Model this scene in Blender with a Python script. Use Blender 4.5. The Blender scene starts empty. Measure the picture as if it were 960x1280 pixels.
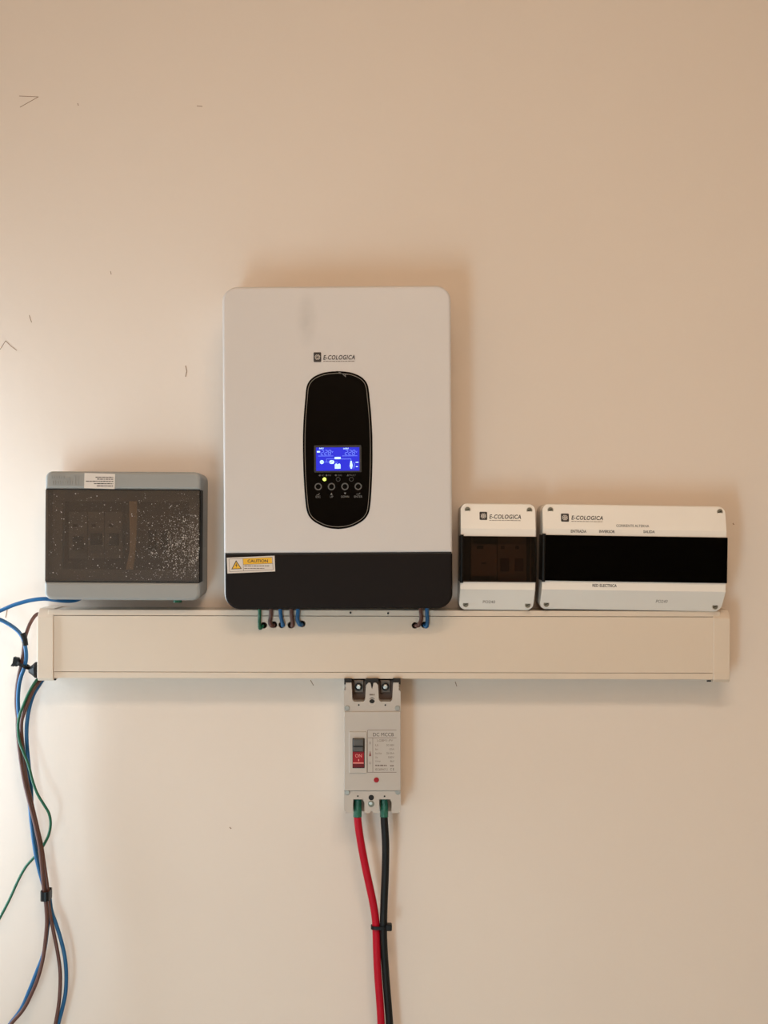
import bpy, bmesh, math, random
import numpy as np
from mathutils import Vector, Matrix, Quaternion

# ------------------------------------------------------------------ camera
scene = bpy.context.scene
col = scene.collection
FPX, CAM_D, CAM_Z = 1700.0, 1.90, 1.45          # focal length in px of a 960x1280 frame, distance to wall, height
cam_data = bpy.data.cameras.new('camera')
cam_data.sensor_fit = 'HORIZONTAL'
cam_data.sensor_width = 36.0
cam_data.lens = FPX / 960.0 * 36.0
cam_data.clip_start = 0.05
cam = bpy.data.objects.new('camera', cam_data)
cam.location = (0, -CAM_D, CAM_Z)
cam.rotation_euler = (math.pi / 2, 0, 0)
col.objects.link(cam)
scene.camera = cam

# ------------------------------------------------------------------ world, daylight through the openings, added overhead fill, exposure
world = bpy.data.worlds.new('sky')
scene.world = world
world.use_nodes = True
bg = world.node_tree.nodes['Background']
bg.inputs[0].default_value = (0.75, 0.85, 1.0, 1)
bg.inputs[1].default_value = 0.2

def area(name, loc, target, sx, sy, power, color, spread=180):
    l = bpy.data.lights.new(name, 'AREA')
    l.shape = 'RECTANGLE'; l.size = sx; l.size_y = sy
    l.energy = power; l.color = color; l.spread = math.radians(spread)
    o = bpy.data.objects.new(name, l)
    o.location = loc
    d = Vector(target) - Vector(loc)
    o.rotation_euler = d.to_track_quat('-Z', 'Y').to_euler()
    col.objects.link(o)
    return o

# room: visible wall at y=0, opposite wall at y=YF, side walls at x=XL and x=XR
XL, XR, YF, ZC = -0.82, 2.2, -2.3, 2.7
# low window in the opposite wall, left of the photographer (x0, x1, z0, z1)
D1 = (-0.80, -0.48, 0.05, 1.0)
# narrow window in the left wall close to the picture (y0, y1, z0, z1)
D2 = (-0.17, -0.01, 0.86, 1.60)
area('low_window_daylight', ((D1[0] + D1[1]) / 2, YF - 0.02, (D1[2] + D1[3]) / 2), ((D1[0] + D1[1]) / 2, 0, (D1[2] + D1[3]) / 2),
     D1[1] - D1[0], D1[3] - D1[2], 16.5, (0.55, 0.84, 1.0))
area('side_window_daylight', (XL - 0.02, (D2[0] + D2[1]) / 2, (D2[2] + D2[3]) / 2),
     (1.0, (D2[0] + D2[1]) / 2, (D2[2] + D2[3]) / 2), D2[1] - D2[0], D2[3] - D2[2], 5.8, (0.68, 0.86, 1.0))
area('overhead_fill', (0.15, -1.95, ZC - 0.05), (0.15, -1.95, 0), 0.8, 0.4, 22.5, (1.0, 0.82, 0.65))  # warm fill added overhead to balance the wall tones; no fixture stands there

vs = scene.view_settings
vs.view_transform = 'Standard'
vs.look = 'None'
vs.gamma = 1.0
vs.use_curve_mapping = False
vs.exposure = -0.08

# ------------------------------------------------------------------ materials
def lin(c):
    return tuple(((v / 255) / 12.92 if v / 255 <= 0.04045 else ((v / 255 + 0.055) / 1.055) ** 2.4) for v in c) + (1,)

def mat(name, rgb, rough=0.5, metal=0.0, noise=0.04, scale=60, bump=0.0, bscale=200, emit=None, estr=0.0, spec=0.5, coat=0.0):
    m = bpy.data.materials.new(name); m.use_nodes = True
    nt = m.node_tree; b = nt.nodes['Principled BSDF']
    c = lin(rgb)
    tc = nt.nodes.new('ShaderNodeTexCoord')
    nz = nt.nodes.new('ShaderNodeTexNoise'); nz.inputs['Scale'].default_value = scale; nz.inputs['Detail'].default_value = 4
    nt.links.new(tc.outputs['Object'], nz.inputs['Vector'])
    mx = nt.nodes.new('ShaderNodeMix'); mx.data_type = 'RGBA'
    mx.inputs['A'].default_value = tuple(max(0, v * (1 - noise)) for v in c[:3]) + (1,)
    mx.inputs['B'].default_value = tuple(min(1, v * (1 + noise)) for v in c[:3]) + (1,)
    nt.links.new(nz.outputs['Fac'], mx.inputs['Factor'])
    nt.links.new(mx.outputs['Result'], b.inputs['Base Color'])
    b.inputs['Roughness'].default_value = rough
    b.inputs['Metallic'].default_value = metal
    b.inputs['Specular IOR Level'].default_value = spec
    b.inputs['Coat Weight'].default_value = coat
    if bump:
        n2 = nt.nodes.new('ShaderNodeTexNoise'); n2.inputs['Scale'].default_value = bscale; n2.inputs['Detail'].default_value = 3
        nt.links.new(tc.outputs['Object'], n2.inputs['Vector'])
        bp = nt.nodes.new('ShaderNodeBump'); bp.inputs['Strength'].default_value = bump; bp.inputs['Distance'].default_value = 0.002
        nt.links.new(n2.outputs['Fac'], bp.inputs['Height'])
        nt.links.new(bp.outputs['Normal'], b.inputs['Normal'])
    if emit:
        b.inputs['Emission Color'].default_value = lin(emit)
        b.inputs['Emission Strength'].default_value = estr
    return m

def smoked(name, tint, gloss_rough=0.08, ior=1.45, haze=0.0, haze_col=(150, 140, 132)):
    m = bpy.data.materials.new(name); m.use_nodes = True
    nt = m.node_tree; nt.nodes.clear()
    out = nt.nodes.new('ShaderNodeOutputMaterial')
    tr = nt.nodes.new('ShaderNodeBsdfTransparent'); tr.inputs[0].default_value = tint + (1,)
    gl = nt.nodes.new('ShaderNodeBsdfGlossy'); gl.inputs['Roughness'].default_value = gloss_rough
    df = nt.nodes.new('ShaderNodeBsdfDiffuse'); df.inputs[0].default_value = lin(haze_col)
    fr = nt.nodes.new('ShaderNodeFresnel'); fr.inputs[0].default_value = ior
    m0 = nt.nodes.new('ShaderNodeMixShader'); m0.inputs[0].default_value = haze
    m1 = nt.nodes.new('ShaderNodeMixShader')
    nt.links.new(tr.outputs[0], m0.inputs[1]); nt.links.new(df.outputs[0], m0.inputs[2])
    nt.links.new(fr.outputs[0], m1.inputs[0])
    nt.links.new(m0.outputs[0], m1.inputs[1]); nt.links.new(gl.outputs[0], m1.inputs[2])
    nt.links.new(m1.outputs[0], out.inputs[0])
    return m

M = {}
M['wall'] = mat('wall_paint', (232, 218, 206), 0.85, noise=0.012, scale=3, bump=0.12, bscale=60, spec=0.2)
M['room'] = mat('room_paint', (226, 208, 186), 0.9, noise=0.02, scale=3)
M['floor'] = mat('floor_tile', (182, 180, 176), 0.6, noise=0.06, scale=5)
M['white'] = mat('white_powder_coat', (216, 211, 209), 0.42, noise=0.01, scale=20)
M['charcoal'] = mat('charcoal_plastic', (26, 20, 18), 0.55, noise=0.05, spec=0.12, bump=0.05, bscale=900)
M['gloss_black'] = mat('gloss_black_panel', (3, 2, 2), 0.14, noise=0.05, spec=0.08)
M['seam'] = mat('seam_black', (18, 16, 15), 0.7)
M['trimline'] = mat('panel_outline_grey', (112, 106, 98), 0.4)
M['print_grey'] = mat('print_grey', (120, 118, 116), 0.6)
M['ring_grey'] = mat('button_ring_grey', (84, 82, 80), 0.5)
M['ink'] = mat('ink_dark', (52, 44, 42), 0.6)
M['ink_soft'] = mat('ink_brown', (120, 104, 94), 0.7)
M['lcd'] = mat('lcd_blue', (4, 6, 40), 0.3, emit=(14, 34, 234), estr=0.9)
M['lcd_seg'] = mat('lcd_segment', (90, 110, 200), 0.3, emit=(120, 150, 250), estr=0.7)
M['lcd_icon'] = mat('lcd_icon', (190, 220, 245), 0.3, emit=(180, 220, 250), estr=0.95)
M['led'] = mat('led_green', (210, 240, 90), 0.3, emit=(215, 245, 90), estr=2.2)
M['sticker'] = mat('sticker_white', (222, 212, 204), 0.55, noise=0.02)
M['yellow'] = mat('sticker_yellow', (238, 182, 24), 0.5, noise=0.03)
M['grey_abs'] = mat('grey_plastic', (152, 151, 148), 0.5, noise=0.015, scale=30, bump=0.03, bscale=1200)
M['grey_dark'] = mat('grey_plastic_inner', (112, 108, 104), 0.6)
M['smoke_l'] = smoked('smoked_cover_dusty', (0.62, 0.55, 0.50), 0.18, haze=0.11)
M['smoke_d'] = smoked('smoked_cover_dark', (0.46, 0.36, 0.30), 0.05, ior=1.3)
M['smoke_b'] = smoked('smoked_cover_black', (0.03, 0.022, 0.02), 0.05, ior=1.16)
M['speck'] = mat('plaster_speck', (196, 186, 176), 0.8)
M['beige'] = mat('beige_strip', (240, 220, 180), 0.7, noise=0.05)
M['box_white'] = mat('box_white_plastic', (240, 233, 225), 0.42, noise=0.01, scale=20)
M['box_base'] = mat('box_base_plastic', (206, 196, 186), 0.5)
M['duct'] = mat('trunking_pvc', (220, 203, 185), 0.45, noise=0.015, scale=15)
M['mccb'] = mat('breaker_grey_plastic', (190, 180, 171), 0.5, noise=0.01)
M['lug'] = mat('lug_dark_metal', (92, 82, 74), 0.35, metal=0.8)
M['dull_steel'] = mat('dull_zinc', (150, 146, 138), 0.45, metal=0.7)
M['mccb_dark'] = mat('breaker_slot_brown', (84, 66, 56), 0.6, noise=0.1)
M['steel'] = mat('zinc_steel', (190, 192, 188), 0.3, metal=1.0)
M['screw'] = mat('screw_grey', (120, 118, 104), 0.4, metal=0.6)
M['black'] = mat('black_plastic', (12, 11, 11), 0.45, spec=0.25)
M['tape'] = mat('black_tape', (14, 13, 14), 0.4, spec=0.25)
M['toggle_grey'] = mat('toggle_grey', (84, 80, 76), 0.5)
M['red_plastic'] = mat('red_plastic', (158, 8, 20), 0.4, spec=0.25)
M['red_dark'] = mat('red_plastic_deep', (104, 6, 12), 0.45, spec=0.25)
M['red_print'] = mat('red_print', (236, 150, 140), 0.5)
M['red_cable'] = mat('red_cable_jacket', (178, 4, 34), 0.5, noise=0.06, spec=0.25)
M['black_cable'] = mat('black_cable_jacket', (18, 18, 18), 0.5, noise=0.1, spec=0.3)
M['heat_green'] = mat('green_heat_shrink', (36, 104, 84), 0.25, noise=0.15, scale=300, bump=0.5, bscale=500)
M['blue_wire'] = mat('blue_wire', (10, 86, 134), 0.35, noise=0.05)
M['brown_wire'] = mat('brown_wire', (92, 56, 46), 0.4, noise=0.08)
M['green_wire'] = mat('green_wire', (10, 88, 60), 0.35, noise=0.05)
M['brk_white'] = mat('breaker_white', (180, 172, 162), 0.5)
M['brk_red'] = mat('breaker_red_toggle', (90, 26, 26), 0.5)
M['scratch'] = mat('wall_scratch', (150, 122, 100), 0.9)
M['stain'] = mat('wall_patch', (214, 190, 172), 0.9)
M['frame_wood'] = mat('door_frame_paint', (200, 180, 160), 0.6)

def white_with_smudge():
    """white paint with a grey rubbed smudge on its upper left"""
    m = mat('white_front_panel', (214, 208, 206), 0.36, noise=0.01, scale=20)
    nt = m.node_tree; b = nt.nodes['Principled BSDF']
    base = b.inputs['Base Color'].links[0].from_socket
    tc = nt.nodes.new('ShaderNodeTexCoord')
    mp = nt.nodes.new('ShaderNodeMapping')
    mp.inputs['Location'].default_value = (0.036 / 0.016, 0, -0.385 / 0.040)
    mp.inputs['Scale'].default_value = (1 / 0.016, 0, 1 / 0.040)
    nt.links.new(tc.outputs['Object'], mp.inputs['Vector'])
    ln = nt.nodes.new('ShaderNodeVectorMath'); ln.operation = 'LENGTH'
    nt.links.new(mp.outputs[0], ln.inputs[0])
    mr = nt.nodes.new('ShaderNodeMapRange'); mr.inputs['From Min'].default_value = 1.0; mr.inputs['From Max'].default_value = 0.1
    nt.links.new(ln.outputs['Value'], mr.inputs['Value'])
    nz = nt.nodes.new('ShaderNodeTexNoise'); nz.inputs['Scale'].default_value = 55; nz.inputs['Detail'].default_value = 5
    nt.links.new(tc.outputs['Object'], nz.inputs['Vector'])
    mu = nt.nodes.new('ShaderNodeMath'); mu.operation = 'MULTIPLY'
    nt.links.new(mr.outputs[0], mu.inputs[0]); nt.links.new(nz.outputs['Fac'], mu.inputs[1])
    mu2 = nt.nodes.new('ShaderNodeMath'); mu2.operation = 'MULTIPLY'; mu2.inputs[1].default_value = 0.34
    nt.links.new(mu.outputs[0], mu2.inputs[0])
    mx = nt.nodes.new('ShaderNodeMix'); mx.data_type = 'RGBA'
    nt.links.new(mu2.outputs[0], mx.inputs['Factor'])
    nt.links.new(base, mx.inputs['A']); mx.inputs['B'].default_value = lin((120, 116, 112))
    nt.links.new(mx.outputs['Result'], b.inputs['Base Color'])
    return m
M['white_front'] = white_with_smudge()

# ------------------------------------------------------------------ helpers
def W(px, py, d):
    """point that stands at distance d in front of the wall, seen at photo pixel (px, py)"""
    s = (CAM_D - d) / FPX
    return Vector(((px - 480) * s, -d, CAM_Z - (py - 640) * s))

def thing(name, label, cat, origin, rot_deg=0.0, group=None):
    o = bpy.data.objects.new(name, None); col.objects.link(o)
    o.empty_display_size = 0.05
    o.location = origin
    o.rotation_euler = (0, math.radians(rot_deg), 0)
    o['label'] = label; o['category'] = cat
    if group: o['group'] = group
    o['_o'] = 1
    ORIG[o.name] = Vector(origin)
    del o['_o']
    return o
ORIG = {}

def root_origin(p):
    while p is not None and p.parent is not None:
        p = p.parent
    return ORIG.get(p.name, Vector((0, 0, 0))) if p else Vector((0, 0, 0))

def link(name, bm, m, parent=None, smooth=False, bevel=0.0, label=None, kind=None, segs=2):
    og = root_origin(parent)
    if og.length:
        bmesh.ops.translate(bm, verts=bm.verts, vec=-og)
    bmesh.ops.recalc_face_normals(bm, faces=bm.faces)
    me = bpy.data.meshes.new(name)
    bm.to_mesh(me); bm.free()
    o = bpy.data.objects.new(name, me); col.objects.link(o)
    if m is not None: me.materials.append(M[m] if isinstance(m, str) else m)
    if smooth:
        for p in me.polygons: p.use_smooth = True
    if bevel:
        b = o.modifiers.new('bevel', 'BEVEL'); b.width = bevel; b.segments = segs; b.limit_method = 'ANGLE'; b.angle_limit = math.radians(35)
    if parent: o.parent = parent
    if label: o['label'] = label
    if kind: o['kind'] = kind
    return o

def solo(name, bm, m, label, cat, origin=None, group=None, **kw):
    """a thing that is one mesh: its origin is moved to where it is fixed"""
    og = Vector(origin) if origin is not None else Vector((0, 0, 0))
    bmesh.ops.translate(bm, verts=bm.verts, vec=-og)
    o = link(name, bm, m, None, **kw)
    o.location = og
    o['label'] = label; o['category'] = cat
    if group: o['group'] = group
    ORIG[o.name] = og
    return o

def box(bm, a, b):
    x0, x1 = sorted((a[0], b[0])); y0, y1 = sorted((a[1], b[1])); z0, z1 = sorted((a[2], b[2]))
    v = [bm.verts.new(p) for p in ((x0, y0, z0), (x1, y0, z0), (x1, y1, z0), (x0, y1, z0), (x0, y0, z1), (x1, y0, z1), (x1, y1, z1), (x0, y1, z1))]
    for f in ((0, 3, 2, 1), (4, 5, 6, 7), (0, 1, 5, 4), (1, 2, 6, 5), (2, 3, 7, 6), (3, 0, 4, 7)):
        bm.faces.new([v[i] for i in f])
    return bm

def pbox(bm, x0, y0, x1, y1, d0, d1):
    """box whose front face (at depth d1) covers photo pixels x0..x1, y0..y1, reaching back to depth d0"""
    a = W(x0, y1, d1); b = W(x1, y0, d1)
    return box(bm, (a.x, -d0, a.z), (b.x, -d1, b.z))

def rrect(x0, x1, z0, z1, r, seg=8, corners=(1, 1, 1, 1)):
    """rounded rectangle outline, counter-clockwise; corners = bl, br, tr, tl"""
    pts = []
    cs = [((x0, z0), 180), ((x1, z0), 270), ((x1, z1), 0), ((x0, z1), 90)]
    for k, ((cx, cz), a0) in enumerate(cs):
        if corners[k] and r > 0:
            ox = cx + (r if cx == x0 else -r); oz = cz + (r if cz == z0 else -r)
            for i in range(seg + 1):
                a = math.radians(a0 + 90 * i / seg)
                pts.append((ox + r * math.cos(a), oz + r * math.sin(a)))
        else:
            pts.append((cx, cz))
    return pts

def inset(pts, t):
    if t == 0: return list(pts)
    n = len(pts); out = []
    for i in range(n):
        p0 = Vector(pts[i - 1]); p1 = Vector(pts[i]); p2 = Vector(pts[(i + 1) % n])
        e1 = (p1 - p0).normalized(); e2 = (p2 - p1).normalized()
        n1 = Vector((-e1.y, e1.x)); n2 = Vector((-e2.y, e2.x))
        b = n1 + n2
        b = b.normalized() if b.length > 1e-9 else n1
        c = max(0.3, b.dot(n1))
        out.append(tuple(p1 + b * (t / c)))
    return out

def loft(bm, pts, prof, cap_back=True):
    """outline pts (x,z) swept through prof [(inset, depth)] from back to front, capped"""
    rings = []
    for t, d in prof:
        rings.append([bm.verts.new((x, -d, z)) for x, z in inset(pts, t)])
    n = len(pts)
    for a, b in zip(rings, rings[1:]):
        for i in range(n):
            bm.faces.new((a[i], a[(i + 1) % n], b[(i + 1) % n], b[i]))
    if cap_back: bm.faces.new(list(reversed(rings[0])))
    bm.faces.new(rings[-1])
    return bm

def round_edge(d0, d1, r, n=4):
    """profile from depth d0 to d1 with a rounded front edge of radius r"""
    pr = [(0, d0)]
    for i in range(n + 1):
        a = math.pi / 2 * i / n
        pr.append((r * (1 - math.cos(a)), d1 - r + r * math.sin(a)))
    return pr

def prr(bm, x0, y0, x1, y1, rpx, d0, d1, edge=0.0, corners=(1, 1, 1, 1), seg=6):
    a = W(x0, y1, d1); b = W(x1, y0, d1); s = (CAM_D - d1) / FPX
    return loft(bm, rrect(a.x, b.x, a.z, b.z, rpx * s, seg, corners), round_edge(d0, d1, edge, 3) if edge else [(0, d0), (0, d1)])

def disc(bm, px, py, rpx, d0, d1, seg=20, edge=0.0, inner=0.0):
    c = W(px, py, d1); s = (CAM_D - d1) / FPX
    pts = [(c.x + rpx * s * math.cos(2 * math.pi * i / seg), c.z + rpx * s * math.sin(2 * math.pi * i / seg)) for i in range(seg)]
    if inner:
        pin = [(c.x + inner * s * math.cos(2 * math.pi * i / seg), c.z + inner * s * math.sin(2 * math.pi * i / seg)) for i in range(seg)]
        ring_solid(bm, pts, pin, d0, d1); return bm
    return loft(bm, pts, round_edge(d0, d1, edge, 3) if edge else [(0, d0), (0, d1)])

def ring_solid(bm, pout, pin, d0, d1):
    n = len(pout)
    A = [bm.verts.new((x, -d0, z)) for x, z in pout]; B = [bm.verts.new((x, -d1, z)) for x, z in pout]
    C = [bm.verts.new((x, -d0, z)) for x, z in pin]; E = [bm.verts.new((x, -d1, z)) for x, z in pin]
    for i in range(n):
        j = (i + 1) % n
        bm.faces.new((A[i], A[j], B[j], B[i])); bm.faces.new((C[j], C[i], E[i], E[j]))
        bm.faces.new((B[i], B[j], E[j], E[i])); bm.faces.new((A[j], A[i], C[i], C[j]))
    return bm

def ppoly(bm, pts, d0, d1):
    """polygon through photo pixels, between two depths"""
    q = [W(x, y, d1) for x, y in pts]
    q = [(v.x, v.z) for v in q]
    ar = sum(q[i - 1][0] * q[i][1] - q[i][0] * q[i - 1][1] for i in range(len(q)))
    if ar < 0: q.reverse()
    return loft(bm, q, [(0, d0), (0, d1)])

def pline(bm, pts, wpx, d0, d1):
    """thin flat stroke through pixels"""
    for (xa, ya), (xb, yb) in zip(pts, pts[1:]):
        L = math.hypot(xb - xa, yb - ya) or 1
        nx, ny = -(yb - ya) / L * wpx / 2, (xb - xa) / L * wpx / 2
        ppoly(bm, [(xa + nx, ya + ny), (xb + nx, yb + ny), (xb - nx, yb - ny), (xa - nx, ya - ny)], d0, d1)
    return bm

def catmull(pts, n=8):
    P = [pts[0]] + list(pts) + [pts[-1]]
    out = []
    for i in range(1, len(P) - 2):
        p0, p1, p2, p3 = P[i - 1], P[i], P[i + 1], P[i + 2]
        for k in range(n):
            t = k / n
            out.append(0.5 * ((2 * p1) + (p2 - p0) * t + (2 * p0 - 5 * p1 + 4 * p2 - p3) * t * t + (3 * p1 - p0 - 3 * p2 + p3) * t ** 3))
    out.append(P[-2])
    return out

def tube(bm, pts, r, seg=12, n=8, smooth_path=True):
    P = catmull([Vector(p) for p in pts], n) if smooth_path else [Vector(p) for p in pts]
    rings = []
    t0 = (P[1] - P[0]).normalized()
    up = Vector((0, 1, 0)) if abs(t0.y) < 0.9 else Vector((1, 0, 0))
    nrm = (up - t0 * up.dot(t0)).normalized()
    for i, p in enumerate(P):
        t = (P[min(i + 1, len(P) - 1)] - P[max(i - 1, 0)]).normalized()
        nrm = (nrm - t * nrm.dot(t)).normalized()
        bn = t.cross(nrm)
        rr = r(i / (len(P) - 1)) if callable(r) else r
        rings.append([bm.verts.new(p + (nrm * math.cos(2 * math.pi * k / seg) + bn * math.sin(2 * math.pi * k / seg)) * rr) for k in range(seg)])
    for a, b in zip(rings, rings[1:]):
        for k in range(seg):
            bm.faces.new((a[k], a[(k + 1) % seg], b[(k + 1) % seg], b[k]))
    bm.faces.new(list(reversed(rings[0]))); bm.faces.new(rings[-1])
    return bm

def ptube(bm, pts, rpx, seg=12, n=8):
    """tube through (px, py, depth) points"""
    s = (CAM_D - pts[0][2]) / FPX
    return tube(bm, [W(*p) for p in pts], rpx * s, seg, n)

def rows_solid(bm, rows, dback):
    """solid from rows (z, x left, x right, front depth), straight back to depth dback"""
    F = [[bm.verts.new((xl, -d, z)), bm.verts.new((xr, -d, z))] for z, xl, xr, d in rows]
    B = [[bm.verts.new((xl, -dback, z)), bm.verts.new((xr, -dback, z))] for z, xl, xr, d in rows]
    for i in range(len(rows) - 1):
        bm.faces.new((F[i][0], F[i + 1][0], F[i + 1][1], F[i][1]))
        bm.faces.new((B[i][1], B[i + 1][1], B[i + 1][0], B[i][0]))
        bm.faces.new((F[i][0], B[i][0], B[i + 1][0], F[i + 1][0]))
        bm.faces.new((F[i][1], F[i + 1][1], B[i + 1][1], B[i][1]))
    bm.faces.new((F[0][0], F[0][1], B[0][1], B[0][0]))
    bm.faces.new((F[-1][1], F[-1][0], B[-1][0], B[-1][1]))
    return bm

def lettering(name, s, x0, y0, x1, y1, d, parent, m='ink', shear=0.0, bold=0.0, label=None, spacing=1.0):
    """flat printed text that fills the pixel box x0..x1, y0 (top)..y1 (bottom)"""
    cu = bpy.data.curves.new(name, 'FONT'); cu.body = s; cu.shear = shear; cu.offset = bold; cu.resolution_u = 3; cu.space_character = spacing
    t = bpy.data.objects.new(name, cu); col.objects.link(t)
    bpy.context.view_layer.update()
    dg = bpy.context.evaluated_depsgraph_get()
    me = bpy.data.meshes.new_from_object(t.evaluated_get(dg))
    bpy.data.objects.remove(t); bpy.data.curves.remove(cu)
    bm = bmesh.new(); bm.from_mesh(me); bpy.data.meshes.remove(me)
    xs = [v.co.x for v in bm.verts]; ys = [v.co.y for v in bm.verts]
    ax, bx_, ay, by = min(xs), max(xs), min(ys), max(ys)
    a = W(x0, y1, d); b = W(x1, y0, d)
    for v in bm.verts:
        u = (v.co.x - ax) / (bx_ - ax); w = (v.co.y - ay) / (by - ay)
        v.co = Vector((a.x + (b.x - a.x) * u, -d, a.z + (b.z - a.z) * w))
    for f in bm.faces:
        f.normal_update()
        if f.normal.y > 0: f.normal_flip()
    og = root_origin(parent)
    bmesh.ops.translate(bm, verts=bm.verts, vec=-og)
    me = bpy.data.meshes.new(name); bm.to_mesh(me); bm.free()
    me.materials.append(M[m])
    o = bpy.data.objects.new(name, me); col.objects.link(o); o.parent = parent
    if label: o['label'] = label
    return o

def illegible(name, rows, d, parent, m='ink_soft', h=0.9, seed=1):
    """rows of tiny print too small to read: (x0, x1, y centre) as broken strokes"""
    rnd = random.Random(seed)
    bm = bmesh.new()
    for x0, x1, yc in rows:
        x = x0
        while x < x1 - 0.6:
            w = min(rnd.uniform(1.4, 4.5), x1 - x)
            pbox(bm, x, yc - h / 2 * rnd.uniform(0.8, 1.1), x + w, yc + h / 2, d - 0.0001, d)
            x += w + rnd.uniform(0.4, 0.8)
    return link(name, bm, m, parent)

def logo(parent, x, y, w, h, d, text_box, seed):
    """dark rounded square with interlaced diamonds, slanted lettering, a line of tiny print"""
    bm = prr(bmesh.new(), x, y, x + w, y + h, 1.2, d - 0.0006, d)
    badge = link('logo_badge', bm, 'ink', parent, label='dark square emblem with interlaced diamonds')
    cx, cy = x + w / 2, y + h / 2
    bm = bmesh.new()
    r = w * 0.21; o = w * 0.11
    for sx, sy in ((-o, -o * 0.9), (o, -o * 0.9), (-o, o * 0.9), (o, o * 0.9)):
        q = [(cx + sx, cy + sy - r), (cx + sx + r, cy + sy), (cx + sx, cy + sy + r), (cx + sx - r, cy + sy), (cx + sx, cy + sy - r)]
        pline(bm, q, w * 0.065, d, d + 0.0002)
    link('emblem_lines', bm, 'sticker', badge)
    tx0, ty0, tx1, ty1 = text_box
    lettering('brand_lettering', 'E-COLOGICA', tx0, ty0, tx1, ty1, d, parent, 'ink', shear=0.22, bold=0.022, spacing=1.1)
    illegible('tagline_print', [(tx0, tx1, ty1 + 2.0)], d, parent, 'ink_soft', 0.7, seed)

def drape(root, names, d_ref, fn):
    """lay flat print of a thing on its sloping lid: keep each vertex's height above the old plane d_ref"""
    og = ORIG[root.name]
    def walk(o):
        for c in o.children:
            if any(c.name.startswith(n) for n in names) and not c.get('_done'):
                for v in c.data.vertices:
                    z = v.co.z + og.z
                    py = 640 + (CAM_Z - z) * FPX / (CAM_D - d_ref)
                    lift = -v.co.y - d_ref
                    v.co.y = -(fn(py) + lift + 0.0003)
                c['_done'] = 1
            walk(c)
    bpy.context.view_layer.update()
    walk(root)
def undone():
    for o in bpy.data.objects:
        if '_done' in o: del o['_done']

# ------------------------------------------------------------------ the room
def struct(name, bm, m, **kw):
    o = link(name, bm, m, None, **kw); o['kind'] = 'structure'; return o

T = 0.15
wall = struct('wall_back', box(bmesh.new(), (XL - T, 0, 0), (XR + T, T, ZC)), 'wall')
struct('floor', box(bmesh.new(), (XL - T, YF - T, -0.1), (XR + T, T, 0)), 'floor')
struct('ceiling', box(bmesh.new(), (XL - T, YF - T, ZC), (XR + T, T, ZC + 0.1)), 'room')
struct('wall_right', box(bmesh.new(), (XR, YF - T, 0), (XR + T, 0, ZC)), 'room')
bm = bmesh.new()
box(bm, (XL - T, YF, 0), (XL, D2[0], ZC)); box(bm, (XL - T, D2[1], 0), (XL, 0, ZC))
box(bm, (XL - T, D2[0], 0), (XL, D2[1], D2[2])); box(bm, (XL - T, D2[0], D2[3]), (XL, D2[1], ZC))
struct('wall_left', bm, 'room')
bm = bmesh.new()
box(bm, (XL - T, YF - T, 0), (D1[0], YF, ZC)); box(bm, (D1[1], YF - T, 0), (XR + T, YF, ZC))
box(bm, (D1[0], YF - T, D1[3]), (D1[1], YF, ZC)); box(bm, (D1[0], YF - T, 0), (D1[1], YF, D1[2]))
struct('wall_front', bm, 'room')

# hairline scratches and a rubbed patch in the paint
def scratch(pts, w):
    bm = pline(bmesh.new(), pts, w, -0.0005, 0.0002)
    link('scratch', bm, 'scratch', wall)
scratch([(24, 120), (48, 121), (25, 134)], 0.7)
scratch([(0, 437), (7, 426), (14, 433), (21, 438)], 0.7)
scratch([(36.5, 394), (39.5, 403)], 0.8)
scratch([(232, 457), (233.5, 464), (232, 471)], 1.1)
scratch([(246, 132.5), (253, 133)], 0.8)
scratch([(388, 850), (392, 857)], 0.9)
scratch([(287, 1034), (289, 1036)], 1.2)
scratch([(9, 762), (7, 772)], 1.1)
scratch([(916, 654), (917.5, 656)], 1.2)
scratch([(569, 852), (571, 858)], 0.9)
scratch([(138, 339), (139, 343)], 0.8)
scratch([(97, 129), (98, 132)], 0.8)

# ------------------------------------------------------------------ wiring trunking
DD = 0.055
tr = thing('cable_trunking', 'long cream plastic wiring trunking fixed across the wall under the inverter', 'trunking', W(480, 805, 0), 0.13)
TX0, TX1 = 60, 900
ytop, ybot, g0, g1 = 763, 848.5, 770.6, 840.2
a = W(TX0, ybot, DD); b = W(TX1, ytop, DD); zg0 = W(0, g0, DD).z; zg1 = W(0, g1, DD).z
w_ = 0.0025
prof = [(0, a.z), (-DD, a.z), (-DD, zg1 - 0.0006), (-DD + w_, zg1 - 0.0006), (-DD + w_, a.z + w_), (-w_, a.z + w_), (-w_, b.z - w_), (-DD + w_, b.z - w_), (-DD + w_, zg0 + 0.0006), (-DD, zg0 + 0.0006), (-DD, b.z), (0, b.z)]
bm = bmesh.new()
L = [bm.verts.new((a.x, y, z)) for y, z in prof]; R = [bm.verts.new((b.x, y, z)) for y, z in prof]
bm.faces.new(L); bm.faces.new(list(reversed(R)))
for i in range(len(prof)):
    j = (i + 1) % len(prof); bm.faces.new((L[i], R[i], R[j], L[j]))
link('channel', bm, 'duct', tr, bevel=0.0006)
bm = box(bmesh.new(), (a.x, -DD + 0.0045, zg1), (b.x, -DD - 0.0008, zg0))
cover = link('cover', bm, 'duct', tr)
holes = [(329.4, 782.2, 4.0), (342.0, 781.5, 4.2), (351.8, 781.8, 4.0), (363.2, 782, 4.2), (377.4, 780.4, 4.2), (518.6, 782, 4.0), (530.2, 781.3, 4.0)]
cbm = bmesh.new()
for hx, hy, hr in holes:
    disc(cbm, hx, hy, hr, 0.045, 0.06, 18)
bmesh.ops.translate(cbm, verts=cbm.verts, vec=-root_origin(tr))
bmesh.ops.recalc_face_normals(cbm, faces=cbm.faces)
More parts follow.
